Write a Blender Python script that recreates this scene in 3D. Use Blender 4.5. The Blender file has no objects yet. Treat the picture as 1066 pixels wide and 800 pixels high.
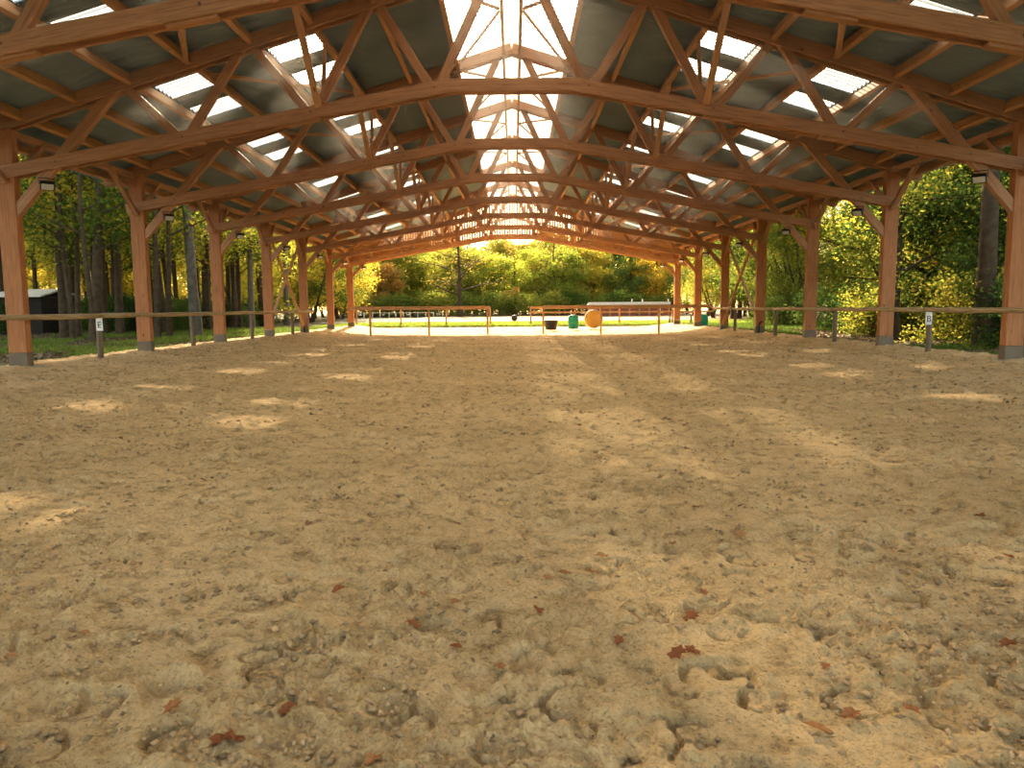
import bpy, math, random
import numpy as np
from mathutils import Vector, Matrix, noise as mnoise
R = random.Random(7)
NR = np.random.RandomState(11)
scene = bpy.context.scene
COL = scene.collection

# ------------------------------------------------------------------ camera
F_PX, CAM_H = 770.0, 1.2
pitch = math.atan(80.0 / F_PX); roll = math.radians(0.42); yaw = math.atan(2.0 / F_PX)
fw = Vector((-math.sin(yaw) * math.cos(pitch), math.cos(yaw) * math.cos(pitch), -math.sin(pitch)))
rt0 = fw.cross(Vector((0, 0, 1))).normalized(); up0 = rt0.cross(fw).normalized()
rt = rt0 * math.cos(roll) - up0 * math.sin(roll)
up = rt0 * math.sin(roll) + up0 * math.cos(roll)
cd = bpy.data.cameras.new('camera'); cam = bpy.data.objects.new('camera', cd); COL.objects.link(cam)
cd.sensor_width = 36.0; cd.lens = F_PX / 1066.0 * 36.0; cd.clip_start = 0.05; cd.clip_end = 1000
M = Matrix((rt, up, -fw)).transposed().to_4x4(); M.translation = Vector((0, 0, CAM_H))
cam.matrix_world = M
scene.camera = cam

# ------------------------------------------------------------------ light
SUN_AZ, SUN_EL = math.radians(6.6), math.radians(26.6)
world = bpy.data.worlds.new('world'); scene.world = world; world.use_nodes = True
nt = world.node_tree; nt.nodes.clear()
sky = nt.nodes.new('ShaderNodeTexSky'); sky.sky_type = 'NISHITA'; sky.sun_disc = False
sky.sun_elevation = SUN_EL; sky.sun_rotation = -SUN_AZ; sky.air_density = 1.0; sky.dust_density = 3.0; sky.ozone_density = 1.0
tint = nt.nodes.new('ShaderNodeMix'); tint.data_type = 'RGBA'; tint.blend_type = 'MULTIPLY'; tint.inputs[0].default_value = 1.0
tint.inputs[7].default_value = (1.0, 0.86, 0.66, 1)
bg = nt.nodes.new('ShaderNodeBackground'); bg.inputs['Strength'].default_value = 0.42
wo = nt.nodes.new('ShaderNodeOutputWorld')
nt.links.new(sky.outputs[0], tint.inputs[6]); nt.links.new(tint.outputs[2], bg.inputs[0]); nt.links.new(bg.outputs[0], wo.inputs[0])
sl = bpy.data.lights.new('sun', 'SUN'); sl.energy = 10.5; sl.angle = math.radians(0.9); sl.color = (1.0, 0.84, 0.60)
sun = bpy.data.objects.new('sun', sl); COL.objects.link(sun)
sdir = Vector((-math.sin(SUN_AZ) * math.cos(SUN_EL), math.cos(SUN_AZ) * math.cos(SUN_EL), math.sin(SUN_EL)))
sun.rotation_euler = sdir.to_track_quat('Z', 'Y').to_euler(); sun.location = (0, 0, 30)
scene.view_settings.view_transform = 'Standard'; scene.view_settings.look = 'None'
scene.view_settings.gamma = 1.0; scene.view_settings.use_curve_mapping = False
scene.view_settings.exposure = 1.25
cy = scene.cycles
cy.use_denoising = True; cy.denoising_prefilter = 'FAST'; cy.max_bounces = 8; cy.diffuse_bounces = 5; cy.transmission_bounces = 6
cy.transparent_max_bounces = 12; cy.caustics_reflective = False; cy.caustics_refractive = False
cy.sample_clamp_indirect = 8.0; cy.volume_bounces = 0

# ------------------------------------------------------------------ materials
def new_mat(name):
    m = bpy.data.materials.new(name); m.use_nodes = True; n = m.node_tree; n.nodes.clear()
    out = n.nodes.new('ShaderNodeOutputMaterial'); return m, n, out
def ramp(n, stops, fac=None, L=None):
    r = n.nodes.new('ShaderNodeValToRGB'); cr = r.color_ramp
    while len(cr.elements) > 1: cr.elements.remove(cr.elements[-1])
    cr.elements[0].position = stops[0][0]; cr.elements[0].color = (*stops[0][1], 1)
    for p, c in stops[1:]:
        e = cr.elements.new(p); e.color = (*c, 1)
    if fac is not None: n.links.new(fac, r.inputs[0])
    return r
def noise_node(n, scale, detail=3, vec=None, rough=0.55, dist=0):
    t = n.nodes.new('ShaderNodeTexNoise'); t.inputs['Scale'].default_value = scale; t.inputs['Detail'].default_value = detail
    t.inputs['Roughness'].default_value = rough; t.inputs['Distortion'].default_value = dist
    if vec is not None: n.links.new(vec, t.inputs['Vector'])
    return t
def wood_mat(name, c1, c2, c3, rough=0.7):
    m, n, out = new_mat(name)
    uv = n.nodes.new('ShaderNodeUVMap'); uv.uv_map = 'UVMap'
    oi = n.nodes.new('ShaderNodeObjectInfo')
    add = n.nodes.new('ShaderNodeVectorMath'); add.operation = 'ADD'
    mul = n.nodes.new('ShaderNodeVectorMath'); mul.operation = 'SCALE'; mul.inputs['Scale'].default_value = 37.0
    n.links.new(oi.outputs['Random'], mul.inputs[0])
    n.links.new(uv.outputs[0], add.inputs[0]); n.links.new(mul.outputs[0], add.inputs[1])
    mp = n.nodes.new('ShaderNodeMapping'); mp.inputs['Scale'].default_value = (0.9, 16.0, 16.0)
    n.links.new(add.outputs[0], mp.inputs[0])
    g = noise_node(n, 2.2, 5, mp.outputs[0], 0.6, 0.6)
    r = ramp(n, [(0.28, c1), (0.5, c2), (0.75, c3)], g.outputs[0])
    # knots
    kv = n.nodes.new('ShaderNodeTexVoronoi'); kv.inputs['Scale'].default_value = 1.0
    mk = n.nodes.new('ShaderNodeMapping'); mk.inputs['Scale'].default_value = (1.6, 3.6, 1); n.links.new(add.outputs[0], mk.inputs[0])
    n.links.new(mk.outputs[0], kv.inputs['Vector'])
    kr = ramp(n, [(0.0, (0.22, 0.16, 0.12)), (0.05, (0.45, 0.4, 0.36)), (0.09, (1, 1, 1))], kv.outputs['Distance'])
    mx = n.nodes.new('ShaderNodeMix'); mx.data_type = 'RGBA'; mx.blend_type = 'MULTIPLY'; mx.inputs[0].default_value = 1
    n.links.new(r.outputs[0], mx.inputs[6]); n.links.new(kr.outputs[0], mx.inputs[7])
    b = n.nodes.new('ShaderNodeBsdfPrincipled'); b.inputs['Roughness'].default_value = rough
    b.inputs['Specular IOR Level'].default_value = 0.25
    n.links.new(mx.outputs[2], b.inputs['Base Color'])
    bp = n.nodes.new('ShaderNodeBump'); bp.inputs['Strength'].default_value = 0.25; bp.inputs['Distance'].default_value = 0.01
    n.links.new(g.outputs[0], bp.inputs['Height']); n.links.new(bp.outputs[0], b.inputs['Normal'])
    n.links.new(b.outputs[0], out.inputs[0]); return m
def flat_mat(name, c, rough=0.6, metal=0.0, nscale=6.0, var=0.2, spec=0.4):
    m, n, out = new_mat(name)
    g = n.nodes.new('ShaderNodeNewGeometry')
    t = noise_node(n, nscale, 4, g.outputs['Position'])
    r = ramp(n, [(0.3, tuple(v * (1 - var) for v in c)), (0.7, tuple(min(1, v * (1 + var)) for v in c))], t.outputs[0])
    b = n.nodes.new('ShaderNodeBsdfPrincipled'); b.inputs['Roughness'].default_value = rough; b.inputs['Metallic'].default_value = metal
    b.inputs['Specular IOR Level'].default_value = spec
    n.links.new(r.outputs[0], b.inputs['Base Color']); n.links.new(b.outputs[0], out.inputs[0]); return m

WOOD = wood_mat('larch_timber', (0.28, 0.135, 0.070), (0.42, 0.215, 0.115), (0.52, 0.29, 0.165))
WOOD_PALE = wood_mat('pale_timber', (0.36, 0.175, 0.078), (0.50, 0.265, 0.12), (0.62, 0.36, 0.175))
SLATW = wood_mat('slat_timber', (0.52, 0.25, 0.09), (0.68, 0.36, 0.14), (0.78, 0.46, 0.20))  # brighter than the other timber: glow of bounced light put into the colour
POSTW = wood_mat('post_timber', (0.26, 0.100, 0.038), (0.39, 0.155, 0.060), (0.49, 0.215, 0.090))
RAILW = wood_mat('round_rail_timber', (0.24, 0.17, 0.095), (0.40, 0.29, 0.16), (0.52, 0.40, 0.23), 0.8)
DARKW = wood_mat('weathered_timber', (0.10, 0.07, 0.045), (0.17, 0.12, 0.08), (0.24, 0.18, 0.12), 0.85)
CABINW = wood_mat('dark_boards', (0.018, 0.013, 0.010), (0.028, 0.020, 0.015), (0.04, 0.03, 0.022), 0.9)  # cabin boards, nearly black all over
CONC = flat_mat('concrete', (0.34, 0.31, 0.27), 0.9, 0, 9, 0.25)
STEEL = flat_mat('galvanised_steel', (0.17, 0.125, 0.085), 0.7, 0.2, 5, 0.15)
BLACK = flat_mat('black_housing', (0.015, 0.015, 0.016), 0.45)
GLASSY = flat_mat('lamp_glass', (0.55, 0.58, 0.60), 0.12, 0.0, 2, 0.05, 0.9)
WHITE = flat_mat('white_board', (0.75, 0.73, 0.68), 0.6)
BLACKP = flat_mat('black_lettering', (0.02, 0.02, 0.02), 0.6)
GREENP = flat_mat('green_plastic', (0.015, 0.30, 0.20), 0.4)
TEALP = flat_mat('teal_plastic', (0.01, 0.26, 0.22), 0.4)
RUBBER = flat_mat('black_rubber', (0.03, 0.03, 0.03), 0.7)
REDP = flat_mat('red_paint', (0.50, 0.05, 0.05), 0.5)
STRAW = flat_mat('straw', (0.62, 0.33, 0.08), 0.9, 0, 30, 0.4)
TIN = flat_mat('pale_tin_roof', (0.62, 0.58, 0.50), 0.5, 0.1)
REDWALL = flat_mat('red_brown_boards', (0.30, 0.10, 0.06), 0.8)
TILE = flat_mat('orange_roof_tiles', (0.50, 0.17, 0.05), 0.8)

def roof_mat():
    m, n, out = new_mat('dark_corrugated_sheet')
    g = n.nodes.new('ShaderNodeNewGeometry')
    t = noise_node(n, 0.8, 5, g.outputs['Position'])
    r = ramp(n, [(0.3, (0.155, 0.225, 0.275)), (0.7, (0.225, 0.305, 0.365))], t.outputs[0])
    b = n.nodes.new('ShaderNodeBsdfPrincipled'); b.inputs['Roughness'].default_value = 0.75
    n.links.new(r.outputs[0], b.inputs['Base Color']); n.links.new(b.outputs[0], out.inputs[0]); return m
ROOF = roof_mat()
SEAM = flat_mat('sheet_overlap', (0.22, 0.20, 0.15), 0.8)
def trans_mat(name, clear, col):
    m, n, out = new_mat(name)
    tl = n.nodes.new('ShaderNodeBsdfTranslucent'); tl.inputs[0].default_value = (*col, 1)
    df = n.nodes.new('ShaderNodeBsdfDiffuse'); df.inputs[0].default_value = (*col, 1)
    tp = n.nodes.new('ShaderNodeBsdfTransparent'); tp.inputs[0].default_value = (1, 1, 1, 1)
    a = n.nodes.new('ShaderNodeMixShader'); a.inputs[0].default_value = 0.2
    n.links.new(tl.outputs[0], a.inputs[1]); n.links.new(df.outputs[0], a.inputs[2])
    c = n.nodes.new('ShaderNodeMixShader'); lw = n.nodes.new('ShaderNodeLayerWeight'); lw.inputs[0].default_value = 0.35
    mr = n.nodes.new('ShaderNodeMapRange'); mr.inputs[1].default_value = 0.15; mr.inputs[2].default_value = 0.75; mr.inputs[3].default_value = clear * 1.3; mr.inputs[4].default_value = clear * 0.3
    n.links.new(lw.outputs['Facing'], mr.inputs[0]); n.links.new(mr.outputs[0], c.inputs[0])
    n.links.new(a.outputs[0], c.inputs[1]); n.links.new(tp.outputs[0], c.inputs[2])
    n.links.new(c.outputs[0], out.inputs[0]); return m
SKYL = trans_mat('translucent_sheet', 0.30, (0.40, 0.43, 0.43))
RIDGE = trans_mat('translucent_ridge_sheet', 0.15, (0.95, 0.92, 0.80))

def sand_mat(name, bright=1.0, bump=True):
    m, n, out = new_mat(name)
    g = n.nodes.new('ShaderNodeNewGeometry')
    t1 = noise_node(n, 0.8, 6, g.outputs['Position'], 0.65)
    t2 = noise_node(n, 7.0, 8, g.outputs['Position'], 0.75)
    t3 = noise_node(n, 75.0, 4, g.outputs['Position'], 0.75)
    r1 = ramp(n, [(0.3, tuple(v * bright for v in (0.57, 0.38, 0.175))), (0.7, tuple(v * bright for v in (0.77, 0.535, 0.27)))], t1.outputs[0])
    r2 = ramp(n, [(0.34, (0.30, 0.24, 0.19)), (0.43, (0.74, 0.69, 0.62)), (0.52, (1.0, 1.0, 1.0))], t2.outputs[0])  # shade of prints and hollows put into the colour as dark flecks
    r3 = ramp(n, [(0.34, (0.42, 0.34, 0.28)), (0.44, (0.88, 0.85, 0.8)), (0.55, (1.0, 1.0, 1.0))], t3.outputs[0])
    m1 = n.nodes.new('ShaderNodeMix'); m1.data_type = 'RGBA'; m1.blend_type = 'MULTIPLY'; m1.inputs[0].default_value = 0.8
    m2 = n.nodes.new('ShaderNodeMix'); m2.data_type = 'RGBA'; m2.blend_type = 'MULTIPLY'; m2.inputs[0].default_value = 0.8
    n.links.new(r1.outputs[0], m1.inputs[6]); n.links.new(r2.outputs[0], m1.inputs[7])
    n.links.new(m1.outputs[2], m2.inputs[6]); n.links.new(r3.outputs[0], m2.inputs[7])
    b = n.nodes.new('ShaderNodeBsdfPrincipled'); b.inputs['Roughness'].default_value = 0.95; b.inputs['Specular IOR Level'].default_value = 0.1
    n.links.new(m2.outputs[2], b.inputs['Base Color'])
    if bump:
        ad = n.nodes.new('ShaderNodeMath'); ad.operation = 'ADD'; n.links.new(t2.outputs[0], ad.inputs[0])
        ml = n.nodes.new('ShaderNodeMath'); ml.operation = 'MULTIPLY'; ml.inputs[1].default_value = 0.35
        n.links.new(t3.outputs[0], ml.inputs[0]); n.links.new(ml.outputs[0], ad.inputs[1])
        bp = n.nodes.new('ShaderNodeBump'); bp.inputs['Strength'].default_value = 1.0; bp.inputs['Distance'].default_value = 0.045
        n.links.new(ad.outputs[0], bp.inputs['Height']); n.links.new(bp.outputs[0], b.inputs['Normal'])
    n.links.new(b.outputs[0], out.inputs[0]); return m
SAND = sand_mat('arena_sand')
SAND2 = sand_mat('paddock_sand', 0.50, False)

def ground_mat():
    m, n, out = new_mat('forest_ground')
    g = n.nodes.new('ShaderNodeNewGeometry')
    t1 = noise_node(n, 0.45, 5, g.outputs['Position'], 0.65)
    t2 = noise_node(n, 7.0, 5, g.outputs['Position'], 0.7)
    r1 = ramp(n, [(0.36, (0.05, 0.085, 0.018)), (0.46, (0.10, 0.10, 0.035)), (0.55, (0.17, 0.115, 0.065))], t1.outputs[0])
    r2 = ramp(n, [(0.3, (0.5, 0.5, 0.45)), (0.7, (1.0, 1.0, 1.0))], t2.outputs[0])
    m1 = n.nodes.new('ShaderNodeMix'); m1.data_type = 'RGBA'; m1.blend_type = 'MULTIPLY'; m1.inputs[0].default_value = 1
    n.links.new(r1.outputs[0], m1.inputs[6]); n.links.new(r2.outputs[0], m1.inputs[7])
    b = n.nodes.new('ShaderNodeBsdfPrincipled'); b.inputs['Roughness'].default_value = 0.95; b.inputs['Specular IOR Level'].default_value = 0.1
    n.links.new(m1.outputs[2], b.inputs['Base Color']); n.links.new(b.outputs[0], out.inputs[0]); return m
GROUND = ground_mat()

def leaf_mat(name, cols, tr=0.66):
    m, n, out = new_mat(name)
    g = n.nodes.new('ShaderNodeNewGeometry'); oi = n.nodes.new('ShaderNodeObjectInfo')
    t = noise_node(n, 0.9, 3, g.outputs['Position'], 0.7)
    isl = n.nodes.new('ShaderNodeMath'); isl.operation = 'MULTIPLY'; isl.inputs[1].default_value = 0.35
    n.links.new(g.outputs['Random Per Island'], isl.inputs[0])
    o2 = n.nodes.new('ShaderNodeMath'); o2.operation = 'MULTIPLY_ADD'; o2.inputs[1].default_value = 0.45; n.links.new(oi.outputs['Random'], o2.inputs[0]); n.links.new(isl.outputs[0], o2.inputs[2])
    o3 = n.nodes.new('ShaderNodeMath'); o3.operation = 'MULTIPLY_ADD'; o3.inputs[1].default_value = 0.6; n.links.new(t.outputs[0], o3.inputs[0]); n.links.new(o2.outputs[0], o3.inputs[2])
    r = ramp(n, cols, o3.outputs[0])
    df = n.nodes.new('ShaderNodeBsdfDiffuse'); tl = n.nodes.new('ShaderNodeBsdfTranslucent')
    n.links.new(r.outputs[0], df.inputs[0]); n.links.new(r.outputs[0], tl.inputs[0])
    mx = n.nodes.new('ShaderNodeMixShader'); mx.inputs[0].default_value = tr
    n.links.new(df.outputs[0], mx.inputs[1]); n.links.new(tl.outputs[0], mx.inputs[2]); n.links.new(mx.outputs[0], out.inputs[0]); return m
LEAF_AUTUMN = leaf_mat('autumn_leaves', [(0.25, (0.10, 0.16, 0.025)), (0.52, (0.36, 0.39, 0.05)), (0.8, (0.66, 0.56, 0.07)), (1.0, (0.76, 0.42, 0.05))])
LEAF_GREEN = leaf_mat('green_leaves', [(0.30, (0.035, 0.07, 0.014)), (0.60, (0.09, 0.14, 0.022)), (0.85, (0.26, 0.27, 0.04)), (1.0, (0.50, 0.40, 0.06))])
LEAF_FAR = leaf_mat('far_leaves', [(0.25, (0.14, 0.18, 0.03)), (0.55, (0.30, 0.33, 0.05)), (0.85, (0.52, 0.42, 0.07)), (1.0, (0.60, 0.34, 0.07))], 0.45)
LEAF_DARK = leaf_mat('dark_evergreen_leaves', [(0.3, (0.02, 0.05, 0.012)), (0.7, (0.07, 0.12, 0.025)), (1.0, (0.18, 0.22, 0.04))], 0.4)
LEAF_ORANGE = leaf_mat('orange_leaves', [(0.3, (0.36, 0.28, 0.05)), (0.6, (0.52, 0.34, 0.07)), (1.0, (0.56, 0.27, 0.06))])
GRASS_SHADE = leaf_mat('grass_blades_shade', [(0.3, (0.030, 0.075, 0.012)), (0.65, (0.075, 0.13, 0.02)), (1.0, (0.20, 0.23, 0.05))], 0.45)  # side grass darkened in its colour, in place of tree shade
GRASS_SUN = leaf_mat('field_grass_sun', [(0.3, (0.07, 0.14, 0.02)), (0.65, (0.15, 0.22, 0.03)), (1.0, (0.30, 0.32, 0.06))], 0.5)  # brighter copy of the grass, sunlight put into its colour
BARK = flat_mat('bark', (0.068, 0.045, 0.025), 0.95, 0, 5, 0.4, 0.1)
BARK_PALE = flat_mat('pale_bark', (0.12, 0.105, 0.075), 0.95, 0, 5, 0.35, 0.1)
LITTER = leaf_mat('leaf_litter', [(0.2, (0.05, 0.032, 0.02)), (0.6, (0.13, 0.085, 0.05)), (1.0, (0.24, 0.17, 0.10))], 0.15)
DRY = leaf_mat('dry_leaf', [(0.2, (0.10, 0.035, 0.018)), (0.6, (0.26, 0.09, 0.035)), (1.0, (0.40, 0.20, 0.08))], 0.2)
CLOD = flat_mat('dark_clods', (0.33, 0.205, 0.10), 0.95, 0, 9, 0.6, 0.1)  # clods coloured darker than the sand

# ------------------------------------------------------------------ mesh helpers
class MB:
    def __init__(s): s.v = []; s.f = []; s.uv = []; s.mi = []
    def face(s, idx, uvs=None, mi=0):
        s.f.append(idx); s.uv.extend(uvs if uvs else [(0, 0)] * len(idx)); s.mi.append(mi)
    def beam(s, p0, p1, w, h, upv=(0, 0, 1), ch=0.008, mi=0):
        p0 = Vector(p0); p1 = Vector(p1); d = p1 - p0; L = d.length; d.normalize()
        upv = Vector(upv)
        if abs(d.dot(upv)) > 0.99: upv = Vector((0, 1, 0))
        sx = d.cross(upv).normalized(); uy = sx.cross(d).normalized()
        a, b = w / 2, h / 2; c = min(ch, a * 0.4, b * 0.4)
        prof = [(-a + c, -b), (a - c, -b), (a, -b + c), (a, b - c), (a - c, b), (-a + c, b), (-a, b - c), (-a, -b + c)]
        k = len(s.v); off = R.random() * 9
        for p in (p0, p1):
            for x, y in prof: s.v.append(p + sx * x + uy * y)
        per = [0]
        for i in range(8):
            x0, y0 = prof[i]; x1, y1 = prof[(i + 1) % 8]; per.append(per[-1] + math.hypot(x1 - x0, y1 - y0))
        for i in range(8):
            j = (i + 1) % 8
            s.face((k + i, k + j, k + 8 + j, k + 8 + i), [(off, off + per[i]), (off, off + per[i + 1]), (off + L, off + per[i + 1]), (off + L, off + per[i])], mi)
        s.face(tuple(k + i for i in range(7, -1, -1)), [(off, prof[i][1]) for i in range(8)], mi)
        s.face(tuple(k + 8 + i for i in range(8)), [(off, prof[i][1]) for i in range(8)], mi)
        return s
    def tube(s, pts, rads, n=8, mi=0, cap=True):
        pts = [Vector(p) for p in pts]; k0 = len(s.v); m = len(pts); acc = 0
        for i, p in enumerate(pts):
            d = (pts[min(i + 1, m - 1)] - pts[max(i - 1, 0)]).normalized()
            ref = Vector((1, 0, 0)) if abs(d.x) < 0.8 else Vector((0, 1, 0))
            a = d.cross(ref).normalized(); b = d.cross(a).normalized()
            for j in range(n):
                t = 2 * math.pi * j / n; s.v.append(p + (a * math.cos(t) + b * math.sin(t)) * rads[i])
        for i in range(m - 1):
            L = (pts[i + 1] - pts[i]).length
            for j in range(n):
                q = (j + 1) % n; k = k0 + i * n
                s.face((k + j, k + q, k + n + q, k + n + j)[::-1], [(acc + L, j / n * .4), (acc + L, (j + 1) / n * .4), (acc, (j + 1) / n * .4), (acc, j / n * .4)], mi)
            acc += L
        if cap:
            s.face(tuple(k0 + j for j in range(n)), None, mi)
            s.face(tuple(k0 + (m - 1) * n + j for j in range(n - 1, -1, -1)), None, mi)
        return s
    def lathe(s, prof, c=(0, 0, 0), n=20, mi=0):
        k0 = len(s.v)
        for r, z in prof:
            for j in range(n):
                t = 2 * math.pi * j / n; s.v.append(Vector((c[0] + r * math.cos(t), c[1] + r * math.sin(t), c[2] + z)))
        for i in range(len(prof) - 1):
            for j in range(n):
                q = (j + 1) % n; k = k0 + i * n; s.face((k + j, k + q, k + n + q, k + n + j), None, mi)
        s.face(tuple(k0 + j for j in range(n - 1, -1, -1)), None, mi)
        k = k0 + (len(prof) - 1) * n; s.face(tuple(k + j for j in range(n)), None, mi)
        return s
    def build(s, name, mat, parent=None, smooth=False):
        me = bpy.data.meshes.new(name); me.from_pydata([tuple(v) for v in s.v], [], s.f)
        uvl = me.uv_layers.new(name='UVMap'); uvl.data.foreach_set('uv', np.array(s.uv, dtype=np.float32).ravel())
        for m in (mat if isinstance(mat, (list, tuple)) else [mat]): me.materials.append(m)
        if any(s.mi): me.polygons.foreach_set('material_index', s.mi)
        if smooth: me.polygons.foreach_set('use_smooth', [True] * len(me.polygons))
        me.update()
        return link(name, me, parent)
def link(name, data, parent=None):
    o = bpy.data.objects.new(name, data); COL.objects.link(o)
    if parent is not None: o.parent = parent
    return o
def tag(o, label=None, cat=None, group=None, kind=None):
    if label: o['label'] = label
    if cat: o['category'] = cat
    if group: o['group'] = group
    if kind: o['kind'] = kind
    return o
def empty(name, loc, label=None, cat=None, group=None, rz=0):
    o = bpy.data.objects.new(name, None); o.empty_display_size = 0.2; COL.objects.link(o); o.location = loc; o.rotation_euler = (0, 0, rz)
    return tag(o, label, cat, group)
def dup(root, loc, rz=0.0, sc=None, label=None, group=None):
    r = root.copy(); COL.objects.link(r); r.location = loc; r.rotation_euler = (0, 0, rz)
    if sc: r.scale = sc
    if label: r['label'] = label
    if group: r['group'] = group
    for ch in list(root.children):
        c = ch.copy(); COL.objects.link(c); c.parent = r
        for g in ch.children:
            d = g.copy(); COL.objects.link(d); d.parent = c
    return r
def np_mesh(name, verts, faces, mat, parent=None, smooth=False):
    me = bpy.data.meshes.new(name); nv, nf = len(verts), len(faces); k = faces.shape[1]
    me.vertices.add(nv); me.vertices.foreach_set('co', verts.astype(np.float32).ravel())
    me.loops.add(nf * k); me.loops.foreach_set('vertex_index', faces.astype(np.int32).ravel())
    me.polygons.add(nf); me.polygons.foreach_set('loop_start', np.arange(0, nf * k, k, dtype=np.int32))
    me.polygons.foreach_set('loop_total', np.full(nf, k, dtype=np.int32))
    if smooth: me.polygons.foreach_set('use_smooth', np.ones(nf, dtype=bool))
    me.materials.append(mat); me.update(calc_edges=True); me.validate()
    return link(name, me, parent)
ORD = ['nearest', 'second', 'third', 'fourth', 'fifth', 'sixth', 'seventh', 'farthest']
ORDN = ['first', 'second', 'third', 'fourth', 'fifth', 'sixth', 'seventh', 'eighth']

# ------------------------------------------------------------------ terrain heights
TZ = [9.6 + 5 * k for k in range(8)]          # truss stations
def vnoise(x, y, seed):                       # vectorised value noise
    xi = np.floor(x).astype(np.int64); yi = np.floor(y).astype(np.int64); fx = x - xi; fy = y - yi
    fx = fx * fx * (3 - 2 * fx); fy = fy * fy * (3 - 2 * fy)
    def h(a, b):
        v = (a * 374761393 + b * 668265263 + seed * 974634777) & 0x7fffffff
        v = ((v ^ (v >> 13)) * 1274126177) & 0x7fffffff
        return ((v ^ (v >> 16)) & 0xffff) / 65535.0
    return (h(xi, yi) * (1 - fx) + h(xi + 1, yi) * fx) * (1 - fy) + (h(xi, yi + 1) * (1 - fx) + h(xi + 1, yi + 1) * fx) * fy
def sand_base(x, y):
    x = np.asarray(x, float); y = np.asarray(y, float)
    bank = 0.12 * np.clip((np.abs(x) - 7.8) / 2.0, 0, 1) ** 1.5
    dip = -0.14 * np.clip((y - 24) / 12, 0, 1) * (1 - np.clip((np.abs(x) - 7) / 3, 0, 1))
    return bank + dip
def sh(x, y): return float(sand_base(x, y))

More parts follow.
